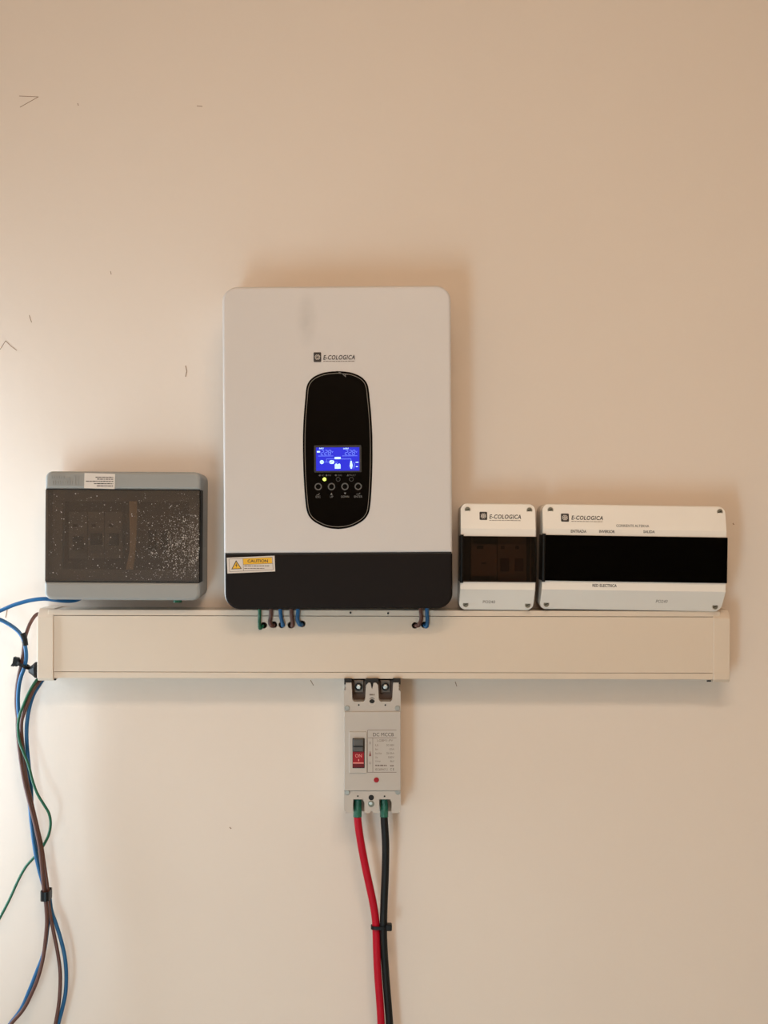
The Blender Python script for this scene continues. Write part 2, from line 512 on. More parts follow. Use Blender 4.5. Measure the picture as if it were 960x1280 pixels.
cme = bpy.data.meshes.new('cut'); cbm.to_mesh(cme); cbm.free()
cut = bpy.data.objects.new('cut', cme); col.objects.link(cut); cut.parent = tr
bo = cover.modifiers.new('holes', 'BOOLEAN'); bo.operation = 'DIFFERENCE'; bo.solver = 'EXACT'; bo.object = cut
bpy.context.view_layer.update()
dg = bpy.context.evaluated_depsgraph_get()
nme = bpy.data.meshes.new_from_object(cover.evaluated_get(dg))
cover.modifiers.clear(); cover.data = nme
bpy.data.objects.remove(cut)
for cx0, cx1 in ((46.5, 66.5), (892, 912.5)):
    bm = bmesh.new()
    dC = DD + 0.0035
    p0 = W(cx0, 852.2, dC); p1 = W(cx1, 762.0, dC)
    h = p1.z - p0.z
    prof = [(0, p0.z), (-dC + 0.004, p0.z), (-dC, p0.z + 0.004), (-dC, p1.z - 0.011), (-dC + 0.011, p1.z), (0, p1.z)]
    L = [bm.verts.new((p0.x, y, z)) for y, z in prof]; R = [bm.verts.new((p1.x, y, z)) for y, z in prof]
    bm.faces.new(L); bm.faces.new(list(reversed(R)))
    for i in range(len(prof)):
        j = (i + 1) % len(prof)
        bm.faces.new((L[i], R[i], R[j], L[j]))
    ec = link('end_cap', bm, 'duct', tr, bevel=0.0008)
    bm = pbox(bmesh.new(), cx0 + 0.3, 839.6, cx1 - 0.3, 840.5, dC - 0.001, dC + 0.0004)
    link('crease', bm, 'duct', ec)
for sx, sy in ((438, 764.5), (485, 765)):
    bm = disc(bmesh.new(), sx, sy + 1.5, 1.3, DD - 0.001, DD + 0.0012, 10)
    link('screw', bm, 'seam', tr)
bm = pbox(bmesh.new(), 66.5, 849.5, 70, 851.3, DD - 0.004, DD - 0.0015)
link('clip_tab', bm, 'seam', tr)
bm = pbox(bmesh.new(), 884, 849.5, 889, 851.3, DD - 0.004, DD - 0.0015)
link('clip_tab', bm, 'seam', tr)

# ------------------------------------------------------------------ inverter
DI = 0.11
iv = thing('solar_inverter', 'white wall-mounted solar inverter with oblong black display panel and charcoal lower cover', 'inverter', W(423, 758, 0) , -0.35)
bm = prr(bmesh.new(), 280.4, 357.6, 565.7, 760.0, 19, 0.0, DI - 0.004, 0.0035, seg=10)
link('housing', bm, 'white', iv, smooth=False, bevel=0)
bm = prr(bmesh.new(), 280.2, 358, 565.8, 691.3, 18, DI - 0.02, DI, 0.0035, corners=(0, 0, 1, 1), seg=10)
link('front_panel', bm, 'white_front', iv)
bm = pbox(bmesh.new(), 282, 690.4, 564.8, 693.2, DI - 0.02, DI - 0.0015)
link('seam', bm, 'seam', iv)
bm = prr(bmesh.new(), 281.5, 692.6, 565.9, 761.2, 19, DI - 0.02, DI - 0.0003, 0.003, corners=(1, 1, 0, 0), seg=10)
link('lower_cover', bm, 'charcoal', iv)
# display panel
half = [(0, 464), (15, 465.4), (27, 469.6), (34.5, 475.5), (38.6, 484), (40.4, 500), (42.3, 522), (43.4, 546), (43.4, 575), (42.6, 600), (41.2, 622),
        (39.6, 636), (37, 644), (31, 651), (20, 657.3), (10, 660.3), (0, 661.3)]
hp = [Vector(p) for p in half]
right = catmull([Vector((x, y, 0)) for x, y in half], 4)
outl = [(v.x, v.y) for v in right] + [(-v.x, v.y) for v in reversed(right[1:-1])]
q = [W(423.4 + x, y, DI) for x, y in outl]
q = [(v.x, v.z) for v in q]
ar = sum(q[i - 1][0] * q[i][1] - q[i][0] * q[i - 1][1] for i in range(len(q)))
if ar < 0: q.reverse()
dp = link('display_panel', loft(bmesh.new(), q, [(0, DI - 0.002), (0, DI + 0.0006), (0.0006, DI + 0.0012)]), 'gloss_black', iv, label='glossy black oblong panel with rounded ends')
DP = DI + 0.0012
s_ = (CAM_D - DP) / FPX
link('outline', ring_solid(bmesh.new(), inset(q, 2.3 * s_), inset(q, 3.1 * s_), DP - 0.0003, DP + 0.0002), 'trimline', dp)
link('scuff', pline(bmesh.new(), [(425, 465), (430, 467.3), (434, 471.2), (433, 468), (437, 468.2)], 0.8, DP - 0.0002, DP + 0.0002), 'print_grey', dp)
link('screen_frame', prr(bmesh.new(), 393.8, 556.6, 452.8, 590.4, 1, DP - 0.0003, DP + 0.0003), mat('lcd_bezel', (34, 31, 30), 0.4), dp)
link('screen', pbox(bmesh.new(), 396.2, 559.2, 450.4, 588.4, DP - 0.0003, DP + 0.0005), 'lcd', dp, label='lit blue liquid crystal screen')
DS = DP + 0.0006
def seg7(bm, ch, x, y, w, h, t, sl):
    on = {'2': 'abged', '8': 'abcdefg'}[ch]
    S = {'a': ((0, 0), (w, 0)), 'b': ((w, 0), (w, h / 2)), 'c': ((w, h / 2), (w, h)), 'd': ((0, h), (w, h)), 'e': ((0, h / 2), (0, h)), 'f': ((0, 0), (0, h / 2)), 'g': ((0, h / 2), (w, h / 2))}
    for k in on:
        (xa, ya), (xb, yb) = S[k]
        pts = [(x + xx + sl * (h - yy) / h, y + yy) for xx, yy in ((xa + (xb - xa) * 0.1, ya + (yb - ya) * 0.1), (xb - (xb - xa) * 0.1, yb - (yb - ya) * 0.1))]
        pline(bm, pts, t, DS - 0.0002, DS)
for x0, ins in ((402.3, 'input'), (432.4, 'output')):
    bm = bmesh.new()
    for i, ch in enumerate('228'):
        seg7(bm, ch, x0 + i * 4.5, 562.8, 3.0, 5.8, 0.7, 0.8)
    pline(bm, [(x0 + 13.6, 564.0), (x0 + 14.4, 565.8), (x0 + 15.2, 564.0)], 0.5, DS - 0.0002, DS)
    pline(bm, [(x0 - 3.5 , 569.9), (x0 + 15.5, 569.9)], 0.6, DS - 0.0002, DS)
    link('digits', bm, 'lcd_seg', dp)
lettering('screen_word', 'INPUT', 400.3, 559.6, 406.0, 561.4, DS, dp, 'lcd_icon', bold=0.03)
lettering('screen_word', 'OUTPUT', 430.3, 559.9, 437.2, 561.7, DS, dp, 'lcd_icon', bold=0.03)
bm = bmesh.new()
pbox(bm, 397.4, 563.6, 401.4, 565.6, DS - 0.0002, DS)                       # mode flag
disc(bm, 403.4, 577.5, 2.5, DS - 0.0002, DS, 16)                            # mains symbol
prr(bm, 413.0, 575.3, 418.8, 579.8, 1.6, DS - 0.0002, DS)                   # converter symbol
pbox(bm, 419.4, 571.2, 427.0, 573.9, DS - 0.0002, DS)                       # bypass word
pbox(bm, 419.6, 580.4, 426.8, 585.8, DS - 0.0002, DS); pbox(bm, 420.6, 579.4, 422.2, 580.5, DS - 0.0002, DS); pbox(bm, 424.4, 579.4, 426, 580.5, DS - 0.0002, DS)
ppoly(bm, [(439.2, 576.2), (440.8, 576.2), (442.0, 582), (442.0, 583.6), (438.2, 583.6), (438.2, 582)], DS - 0.0002, DS)
disc(bm, 440.1, 584.8, 1.3, DS - 0.0002, DS, 10)
pbox(bm, 446.2, 582.9, 448.4, 584, DS - 0.0002, DS); pbox(bm, 445.6, 577.5, 449.2, 578.5, DS - 0.0002, DS)
link('icons', bm, 'lcd_icon', dp)
bm = bmesh.new()
pline(bm, [(406, 577.5), (412.8, 577.5)], 0.6, DS - 0.0002, DS)
pline(bm, [(409.3, 577.5), (409.3, 573.6), (419.4, 573.6)], 0.5, DS - 0.0002, DS)
pline(bm, [(427, 573.8), (439.9, 573.8), (439.9, 576.4)], 0.6, DS - 0.0002, DS)
pline(bm, [(419, 577.7), (422.6, 577.7), (422.6, 579.4)], 0.5, DS - 0.0002, DS)
pline(bm, [(443.2, 577.6), (444.4, 581), (443.2, 585.5)], 0.8, DS - 0.0002, DS)
link('flow_lines', bm, 'lcd_seg', dp)
bm = pline(bmesh.new(), [(401.7, 578.2), (402.8, 577.0), (404, 578.2), (405.1, 577)], 0.4, DS, DS + 0.0002); pline(bm, [(413.6, 579.2), (417.4, 575.9)], 0.5, DS, DS + 0.0002)
for yy in (582.2, 584.0): pline(bm, [(419.8, yy), (426.6, yy)], 0.25, DS, DS + 0.0002)
link('icon_details', bm, 'lcd', dp)
# indicator lamps, buttons
link('indicator_lamp', disc(bmesh.new(), 406.6, 599.0, 2.2, DP - 0.0003, DP + 0.0009, 16, 0.0004), 'led', dp, label='lit yellow-green indicator lamp')
for lx in (423.7, 440.2):
    link('indicator_lamp', disc(bmesh.new(), lx, 599.2, 2.9, DP - 0.0003, DP + 0.0003, 18, inner=2.1), mat('indicator_off', (44, 42, 40), 0.5), dp)
for bx_ in (398.7, 415.3, 432.1, 448.7):
    bt = link('button', disc(bmesh.new(), bx_, 608.2, 4.6, DP - 0.0003, DP + 0.0006, 28, inner=3.1), 'ring_grey', dp)
for s, x0, x1 in (('ESC', 395.6, 401.6), ('UP', 413.4, 417.4), ('DOWN', 427.4, 437.0), ('ENTER', 443.6, 453.8)):
    lettering('button_word', s, x0, 619.6, x1, 622.2, DP + 0.0002, dp, 'print_grey')
bm = bmesh.new()
pline(bm, [(396.6, 618.4), (399.4, 618.4), (400.2, 616.4)], 0.6, DP, DP + 0.0002)
ppoly(bm, [(415.2, 616.0), (416.6, 618.6), (413.8, 618.6)], DP, DP + 0.0002)
ppoly(bm, [(432.2, 618.2), (433.6, 615.8), (430.8, 615.8)], DP, DP + 0.0002)
pline(bm, [(446.2, 617.8), (450.2, 617.8), (450.9, 616.2)], 0.6, DP, DP + 0.0002)
link('button_symbols', bm, 'print_grey', dp)
for s, x0, x1 in (('AC', 403.2, 406.0), ('INV', 411.2, 415.0), ('CHG', 423.4, 428.4), ('FAULT', 437.6, 445.8)):
    lettering('lamp_word', s, x0, 593.0, x1, 595.2, DP + 0.0002, dp, 'ring_grey')
bm = bmesh.new()
for cx in (400.8, 409.2, 420.8): disc(bm, cx, 594.1, 1.2, DP, DP + 0.0002, 8)
ppoly(bm, [(435.8, 592.8), (437.1, 595.2), (434.5, 595.2)], DP, DP + 0.0002)
link('lamp_symbols', bm, 'ring_grey', dp)
# brand
logo(iv, 393.9, 440.2, 9.6, 12.2, DI + 0.0004, (406.0, 443.8, 445.6, 449.6), 3)
# caution sticker, slightly tilted
st = link('caution_sticker', ppoly(bmesh.new(), [(283.8, 696.4), (343.6, 694.2), (344.2, 713.8), (284.6, 716.0)], DI - 0.0008, DI + 0.0003), 'sticker', iv, label='white and yellow caution sticker')
dS = DI + 0.0004
def tl(x, y):  # sticker coordinates 0..60 x 0..20 to pixels
    return (283.8 + x + 0.04 * y, 696.4 - 0.0367 * x + y * 0.98)
link('sticker_yellow_band', ppoly(bmesh.new(), [tl(20.3, 2.0), tl(56.3, 2.0), tl(56.5, 9.4), tl(20.4, 9.4)], dS - 0.0002, dS), 'yellow', st)
bm = bmesh.new()
for A, B in (((2.7, 1.8), (57, 1.8)), ((57, 1.8), (57.2, 17.8)), ((57.2, 17.8), (2.9, 17.8)), ((2.9, 17.8), (2.7, 1.8)), ((20.2, 1.8), (20.2, 17.8)), ((20.2, 9.6), (57, 9.6))):
    pline(bm, [tl(*A), tl(*B)], 0.45, dS, dS + 0.0001)
link('sticker_rules', bm, 'ink_soft', st)
link('warning_triangle', ppoly(bmesh.new(), [tl(11.6, 3.6), tl(18.2, 15), tl(5.0, 15)], dS - 0.0002, dS), 'ink', st)
bm = ppoly(bmesh.new(), [tl(11.6, 5.6), tl(16.6, 14.1), tl(6.6, 14.1)], dS, dS + 0.0001)
link('triangle_fill', bm, 'yellow', st)
link('lightning_bolt', ppoly(bmesh.new(), [tl(12.2, 6.9), tl(10.3, 10.4), tl(11.6, 10.4), tl(11.0, 13.4), tl(13.0, 9.6), tl(11.8, 9.6)], dS + 0.0001, dS + 0.0002), 'ink', st)
p = tl(25.8, 4.0); p2 = tl(51.2, 7.8)
lettering('sticker_word', 'CAUTION', p[0], p[1] - 0.6, p2[0], p2[1] + 0.4, dS + 0.0002, st, 'ink', bold=0.02)
illegible('sticker_print', [(tl(22, 0)[0], tl(54, 0)[0], tl(38, 12.0)[1])], dS + 0.0002, st, 'ink_soft', 1.0, 5)
illegible('sticker_print', [(tl(22, 0)[0], tl(47, 0)[0], tl(38, 15.2)[1])], dS + 0.0002, st, 'ink_soft', 1.0, 6)

# ------------------------------------------------------------------ grey distribution box
DG = 0.085
gb = thing('distribution_box', 'grey plastic distribution box with dusty smoked window and small white sticker', 'electrical box', W(153, 748, 0), 0.35)
GX0, GX1, GY0, GY1 = 55.5, 249.5, 589.5, 750
A = W(GX0 + 1, GY1 - 0.5, DG); B = W(GX1 - 1, GY0 + 0.5, DG)
bm = bmesh.new()
op = rrect(A.x, B.x, A.z, B.z, 0.011, 6); ip = inset(op, 0.003)
ring_solid(bm, op, ip, 0.0, 0.05)
loft(bm, op, [(0, 0.0), (0, 0.003)])
link('enclosure', bm, 'grey_abs', gb)
yw0, yw1 = 612.5, 727
bm = prr(bmesh.new(), GX0, GY0, GX1, yw0 - 0.7, 9, 0.048, DG, 0.004, corners=(0, 0, 1, 1))
link('upper_lid', bm, 'grey_abs', gb)
bm = prr(bmesh.new(), GX0, yw1 + 0.7, GX1, GY1, 9, 0.048, DG, 0.004, corners=(1, 1, 0, 0))
link('lower_lid', bm, 'grey_abs', gb)
# inner faceplate with an opening
f0 = W(GX0 + 4, yw1, 0.06); f1 = W(GX1 + 3, yw0, 0.06)
o0 = W(78, 712, 0.06); o1 = W(236, 627, 0.06)
bm = bmesh.new()
for (x0, x1, z0, z1) in ((A.x + 0.003, o0.x, A.z + .01, B.z - .01), (o1.x, B.x - 0.003, A.z + .01, B.z - .01), (o0.x, o1.x, A.z + .01, o0.z), (o0.x, o1.x, o1.z, B.z - .01)):
    box(bm, (x0, -0.058, z0), (x1, -0.061, z1))
link('faceplate', bm, 'grey_abs', gb)
bm = box(bmesh.new(), (o0.x - 0.004, -0.03, o0.z - 0.004), (o1.x + 0.004, -0.032, o1.z + 0.004))
link('back_tray', bm, 'grey_dark', gb)
# window cover: front sheet with side returns
c0 = W(GX0 + 0.6, yw1, DG); c1 = W(GX1 + 0.4, yw0, DG)
bm = bmesh.new()
box(bm, (c0.x, -DG + 0.0005, c0.z), (c1.x, -DG + 0.003, c1.z))
link('window_cover', bm, 'smoke_l', gb, label='dusty smoked plastic window')
bm = bmesh.new()
box(bm, (c0.x, -0.05, c0.z), (c0.x + 0.0022, -DG + 0.003, c1.z))
link('window_side', bm, 'grey_abs', gb)
bm = bmesh.new(); box(bm, (c1.x - 0.0022, -0.05, c0.z), (c1.x, -DG + 0.003, c1.z))
link('window_side', bm, 'grey_abs', gb)
link('window_gap', pbox(bmesh.new(), GX0 + 1.5, yw0 - 0.9, GX1 - 0.5, yw0 + 0.5, 0.06, DG - 0.001), 'seam', gb)
link('window_gap', pbox(bmesh.new(), GX0 + 1.5, yw1 - 0.5, GX1 - 0.5, yw1 + 0.9, 0.06, DG - 0.001), 'seam', gb)
link('window_gap', pbox(bmesh.new(), GX1 - 0.9, yw0, GX1 + 0.5, yw1, 0.06, DG - 0.0005), 'seam', gb)
for hy in (640, 688):
    h0 = W(GX1, hy + 16, DG)
    link('hinge_tab', box(bmesh.new(), (B.x - 0.001, -0.03, h0.z), (B.x + 0.0015, -0.05, h0.z + 0.02)), 'grey_abs', gb, bevel=0.0006)
# specks of dried plaster on the window
rnd = random.Random(11)
bm = bmesh.new()
for i in range(2300):
    if i < 1800:
        x = 251 - abs(rnd.gauss(0, 33)); y = rnd.gauss(680, 24)
    else:
        x = rnd.uniform(60, 248); y = rnd.uniform(616, 724)
    if not (59 < x < 248.5 and 615 < y < 724.5): continue
    r = min(0.95, rnd.expovariate(1 / 0.20) + 0.15)
    c = W(x, y, DG); k = r * (CAM_D - DG) / FPX; th = rnd.uniform(0, 6.28)
    vs_ = [bm.verts.new((c.x + k * math.cos(th + j * 1.2566) * rnd.uniform(.7, 1.1), -DG + 0.0004, c.z + k * math.sin(th + j * 1.2566) * rnd.uniform(.7, 1.1))) for j in range(5)]
    top = bm.verts.new((c.x, -DG - 0.25 * k, c.z))
    for j in range(5): bm.faces.new((vs_[j], vs_[(j + 1) % 5], top))
link('plaster_specks', bm, 'speck', gb, kind='stuff')
# sticker and embossing on the upper lid
stk = link('sticker', ppoly(bmesh.new(), [(104.6, 591.4), (142.8, 592.4), (142.4, 611.2), (104.2, 610.4)], DG - 0.0003, DG + 0.0003), 'sticker', gb, label='small white sticker with tiny print')
illegible('sticker_print', [(118.5, 140.5, 596.6), (120.4, 140.5, 599), (106.4, 140.7, 601.7), (116.5, 140.5, 604.6), (120, 140.4, 607.4)], DG + 0.0004, stk, 'ink', 1.1, 9)
bm = bmesh.new()
rnd = random.Random(4)
for x in range(62, 78, 3): pbox(bm, x, 595.4, x + 2, 598.4, DG - 0.0003, DG + 0.0011)
for x in range(64, 90, 3): pbox(bm, x, 601.6, x + 1.6, 606.4, DG - 0.0003, DG + 0.0011)
pline(bm, [(77, 599), (86, 597), (86.5, 603)], 0.9, DG - 0.0003, DG + 0.0011)
pline(bm, [(90, 595.5), (93, 595.5), (93, 606.5), (96.5, 606.5), (96.5, 595.5)], 0.9, DG - 0.0003, DG + 0.0011)
link('embossed_mark', bm, 'grey_abs', gb)
link('cable_gland', tube(bmesh.new(), [W(222, 746, 0.05), W(222, 752.6, 0.05)], 0.006, 12, 1), M['green_wire'], gb)

def breaker(label, x0, x1, y0, y1, dback, dfront, poles, tog, group, bodym='brk_white', togm='black'):
    """modular DIN breaker: stepped body, one toggle per pole"""
    ym = (y0 + y1) / 2; hh = (y1 - y0)
    t = thing('circuit_breaker', label, 'circuit breaker', W((x0 + x1) / 2, ym, dback), 0, group)
    bm = bmesh.new()
    pbox(bm, x0, y0, x1, y1, dback, dfront - 0.010)
    pbox(bm, x0, ym - hh * 0.27, x1, ym + hh * 0.30, dback, dfront)
    link('body', bm, bodym, t)
    pw = (x1 - x0) / poles
    for k in range(poles):
        cx = x0 + pw * (k + 0.5)
        bm = pbox(bmesh.new(), cx - tog[2], ym + tog[0], cx + tog[2], ym + tog[1], dfront - 0.002, dfront + 0.006)
        link('toggle', bm, togm, t, bevel=0.0005)
        bm = pbox(bmesh.new(), cx - pw * 0.28, ym - hh * 0.24, cx - pw * 0.02, ym - hh * 0.18, dfront - 0.0005, dfront + 0.0002)
        link('mark', bm, 'ink', t)
    return t
g = 'breakers behind the dusty smoked window'
breaker('pale breaker in the dusty grey box with its dark toggle set lowest', 86, 109, 640, 698, 0.032, 0.052, 1, (1, 19, 7), g, 'grey_abs')
breaker('pale breaker squeezed between two other pale breakers in the dusty grey box', 110, 130, 640, 698, 0.032, 0.052, 1, (-2, 12, 7), g, 'grey_abs')
breaker('pale breaker beside the beige strip inside the dusty grey box', 131, 153, 640, 698, 0.032, 0.052, 1, (-2, 13, 6), g, 'grey_abs')
breaker('darker two-toggle breaker behind the thickest specks of the grey box window', 182, 212, 640, 698, 0.032, 0.052, 2, (-6, 18, 4.5), g, 'grey_dark')
bm = bmesh.new()
L = [(161.2, 170.8, 626.5), (161.6, 171.0, 650), (162.2, 170.4, 672), (161.6, 169.0, 690), (157.2, 166.4, 712)]
dB = 0.077
fr = [[W(x, y, dB) for x in (a_, b_)] for a_, b_, y in L]
F = [[bm.verts.new(p) for p in r] for r in fr]; Bk = [[bm.verts.new(p + Vector((0, 0.0045, 0))) for p in r] for r in fr]
for i in range(len(L) - 1):
    bm.faces.new((F[i][0], F[i][1], F[i + 1][1], F[i + 1][0])); bm.faces.new((Bk[i][1], Bk[i][0], Bk[i + 1][0], Bk[i + 1][1]))
    bm.faces.new((F[i][0], F[i + 1][0], Bk[i + 1][0], Bk[i][0])); bm.faces.new((F[i][1], Bk[i][1], Bk[i + 1][1], F[i + 1][1]))
bm.faces.new((F[0][0], Bk[0][0], Bk[0][1], F[0][1])); bm.faces.new((F[-1][1], Bk[-1][1], Bk[-1][0], F[-1][0]))
solo('beige_strip', bm, 'beige', 'pale beige strip hanging inside the grey box behind the smoked window', 'strip', W(164, 670, dB), bevel=0.0008)

# ------------------------------------------------------------------ white enclosures on the right
DW = 0.085
def enclosure(label, x0, x1, y0, y1, w0, w1, cre0, cre1, rot, cover_mat, screws, inside):
    cx = (x0 + x1) / 2
    t = thing('breaker_enclosure', label, 'electrical box', W(cx, y1 - 2, 0), rot)
    A = W(x0, y1, DW); B = W(x1, y0, DW); s = (CAM_D - DW) / FPX
    # open shell
    op = rrect(A.x + 0.001, B.x - 0.001, A.z + 0.001, B.z - 0.001, 9 * s, 6); ip = inset(op, 0.0025)
    bm = ring_solid(bmesh.new(), op, ip, 0.0, 0.047)
    loft(bm, op, [(0, 0), (0, 0.003)])
    link('enclosure', bm, 'box_base', t)
    R = 9 * s
    zc0 = W(0, cre0, DW).z; zc1 = W(0, cre1, DW).z; zw0 = W(0, w0, DW).z; zw1 = W(0, w1, DW).z
    def row(z, d):
        e = 0.0
        if z > B.z - R: e = R - math.sqrt(max(0, R * R - (z - (B.z - R)) ** 2))
        if z < A.z + R: e = R - math.sqrt(max(0, R * R - (A.z + R - z) ** 2))
        return (z, A.x + e, B.x - e, d)
    dt, db = 0.074, 0.058
    rows = []
    for i in range(9):
        z = B.z - R * (1 - math.cos(math.pi / 2 * i / 8)); k = (B.z - z) / (B.z - zc0)
        rows.append(row(z, dt + (DW - dt) * k - (0.003 * (1 - i / 3) ** 2 if i < 3 else 0)))
    rows += [row(zc0, DW), row(zw0, DW)]
    ul = link('upper_lid', rows_solid(bmesh.new(), rows, 0.046), 'box_white', t, bevel=0.0006)
    rows = [row(zw1, DW), row(zc1, DW)]
    for i in range(9):
        z = A.z + R * (1 - math.cos(math.pi / 2 * (8 - i) / 8)); k = (z - A.z) / (zc1 - A.z)
        rows.append(row(z, db + (DW - db) * k - (0.003 * (1 - (8 - i) / 3) ** 2 if i > 5 else 0)))
    ll = link('lower_lid', rows_solid(bmesh.new(), rows, 0.046), 'box_white', t, bevel=0.0006)
    # dark hinged window: front sheet and side returns
    c0 = W(x0 - 0.6, w1, DW); c1 = W(x1 + 1.2, w0, DW)
    bm = bmesh.new()
    box(bm, (c0.x, -DW - 0.0002, c0.z), (c1.x, -DW - 0.0028, c1.z))
    link('window_cover', bm, cover_mat, t, label='dark smoked plastic window', bevel=0.0008)
    bm = bmesh.new()
    box(bm, (c0.x, -0.05, c0.z), (c0.x + 0.003, -DW - 0.0002, c1.z))
    link('window_side', bm, 'black', t)
    bm = bmesh.new(); box(bm, (c1.x - 0.003, -0.05, c0.z), (c1.x, -DW - 0.0002, c1.z))
    link('window_side', bm, 'black', t)
    bm = bmesh.new()
    h0 = W(x0 - 0.9, w1 + 1.4, DW); h1 = W(x0 + 3.6, w0 - 1.8, DW)
    tube(bm, [(c0.x + 0.0022, -DW - 0.0012, h0.z), (c0.x + 0.0022, -DW - 0.0012, h1.z)], 0.0024, 10, 1)
    link('hinge_rod', bm, 'black', t)
    bm = box(bmesh.new(), (A.x + 0.004, -0.052, zw1 - 0.004), (B.x - 0.004, -0.054, zw0 + 0.004))
    fp = link('faceplate', bm, inside, t)
    for sx, sy, dd in screws:
        rc = link('screw_recess', disc(bmesh.new(), sx, sy, 3.9, dd - 0.003, dd + 0.0004, 20, inner=3.3), 'box_base', t)
        link('screw', disc(bmesh.new(), sx, sy, 3.4, dd - 0.003, dd + 0.0001, 20), 'screw', t)
        link('slot', pline(bmesh.new(), [(sx - 2.2, sy + 1.0), (sx + 2.2, sy - 1.0)], 0.9, dd, dd + 0.0003), 'seam', t)
    return t
def dlid(y, y0, y1, c0, c1):
    if y < c0: return 0.074 + (DW - 0.074) * (y - y0) / (c0 - y0)
    return 0.058 + (DW - 0.058) * (y1 - y) / (y1 - c1) if y > c1 else DW
b2 = (629.5, 764.5, 661, 737)
sb = enclosure('small white breaker enclosure with brown-tinted window next to the inverter', 575.0, 668.6, b2[0], b2[1], 670.5, 727.5, b2[2], b2[3], 0.55,
               'smoke_d', [(x, y, dlid(y, *b2) + 0.0004) for x, y in ((583.2, 637.5), (660.6, 637.5), (582.0, 756), (659.6, 756))], 'seam')
dtx = dlid(645, *b2) + 0.0014
dtx = DW
logo(sb, 598.6, 640.0, 9.6, 10.2, dtx, (610.8, 643.2, 650.6, 648.6), 13)
lettering('model_print', 'PO240', 604.6, 751.6, 620.0, 755.4, dtx, sb, 'ink_soft')
drape(sb, ('logo_badge', 'emblem_lines', 'brand_lettering', 'tagline_print', 'model_print', 'circuit_print'), DW, lambda y: dlid(y, *b2))
undone()
b3 = (631.5, 765, 662.5, 738.5)
wb = enclosure('wide white breaker enclosure with long black window above the trunking end', 677.0, 906.6, b3[0], b3[1], 670.5, 727.5, b3[2], b3[3], 0.85,
               'smoke_b', [(x, y, dlid(y, *b3) + 0.0004) for x, y in ((686.2, 639.2), (898, 638.4), (682.8, 757), (893.8, 757))], 'seam')
dtx = dlid(649, *b3) + 0.0014
dtx = DW
logo(wb, 700.0, 643.4, 10.0, 10.2, dtx, (713.0, 645.8, 752.6, 651.0), 17)
dt = dlid(656, *b3) + 0.0008
lettering('circuit_print', 'CORRIENTE ALTERNA', 769.0, 656.0, 810.0, 659.2, DW, wb, 'ink')
dt = DW
lettering('circuit_print', 'ENTRADA', 712.0, 663.6, 731.4, 667.2, dt, wb, 'ink', bold=0.018)
lettering('circuit_print', 'INVERSOR', 747.4, 663.4, 767.0, 667.0, dt, wb, 'ink', bold=0.018)
lettering('circuit_print', 'SALIDA', 802.6, 662.9, 817.0, 666.3, dt, wb, 'ink', bold=0.018)
lettering('circuit_print', 'RED ELECTRICA', 740.0, 730.8, 770.4, 734.6, dt, wb, 'ink', bold=0.018)
lettering('model_print', 'PO240', 822.4, 750.2, 836.8, 754.2, DW, wb, 'ink_soft')
drape(wb, ('logo_badge', 'emblem_lines', 'brand_lettering', 'tagline_print', 'model_print', 'circuit_print'), DW, lambda y: dlid(y, *b3))
undone()
breaker('two-pole breaker behind the brown-tinted window of the small white box', 622, 658, 664, 734, 0.0535, 0.066, 2, (-1, 15, 5.4), None, 'brk_white', 'brk_red')
breaker('single module with a blank face behind the brown-tinted window of the small white box', 589, 621, 664, 734, 0.0535, 0.064, 1, (4, 6, 3), None, 'brk_white', 'grey_dark')

# ------------------------------------------------------------------ moulded case breaker
DM = 0.07
mc = thing('moulded_case_breaker', 'light grey DC moulded-case breaker with red ON toggle below the trunking', 'circuit breaker', W(465, 932, 0), -0.1)
bm = bmesh.new()
out = [(430, 864), (432.3, 863), (432.3, 853.5), (439.4, 853.5), (440.6, 874.5), (442.6, 877.2), (454.6, 877.2), (456.6, 874.5), (457.6, 857), (460.4, 853.6), (463.2, 853.6), (465.2, 862), (467.2, 853.6),
       (470.2, 853.6), (472.8, 857), (473.6, 874.5), (475.6, 877.2), (488.4, 877.2), (490.4, 874.5), (491.6, 853.5), (498.6, 853.5), (498.6, 863), (501, 864),
       (501, 889.5), (430, 889.5)]
ppoly(bm, out, 0.03, DM - 0.0025)
up = link('terminal_cover', bm, 'mccb', mc)
bm = prr(bmesh.new(), 430, 889.5, 501, 988.5, 1.2, 0.03, DM, 0.001)
link('front_cover', bm, 'mccb', mc)
out = [(430, 988.5), (501, 988.5), (501, 1012), (499, 1013.5), (499, 1016.4), (489.4, 1016.4), (489.4, 1003), (487.4, 999.2), (474, 999.2), (473.6, 1016.2), (466.5, 1016.2), (466, 1013.5), (463, 1013.5), (462.6, 1016.2), (455.6, 1016.2), (455.4, 1003), (453.2, 999.2), (441.4, 999.2), (440.8, 1016.4),
       (432, 1016.4), (432, 1013.5), (430, 1012)]
ppoly(bm := bmesh.new(), out, 0.03, DM - 0.0025)
link('terminal_cover', bm, 'mccb', mc)
bm = pbox(bmesh.new(), 430.6, 852, 500.4, 1014, 0.0, 0.031)
link('case', bm, 'mccb', mc)
for x0, x1 in ((439.6, 457.6), (472.8, 491.4)):
    link('terminal_well', pbox(bmesh.new(), x0, 850.6, x1, 878, 0.03, 0.047), 'mccb_dark', mc)
    cx = (x0 + x1) / 2 - 0.2
    lug = link('lug', pbox(bmesh.new(), cx - 6.4, 850.2, cx + 6.4, 866, 0.047, 0.051), 'lug', mc, bevel=0.0008)
    link('washer', disc(bmesh.new(), cx, 858.6, 5.0, 0.051, 0.0522, 20), 'black', lug)
    link('bolt', disc(bmesh.new(), cx, 858.6, 3.4, 0.052, 0.056, 6, 0.001), 'steel', lug)
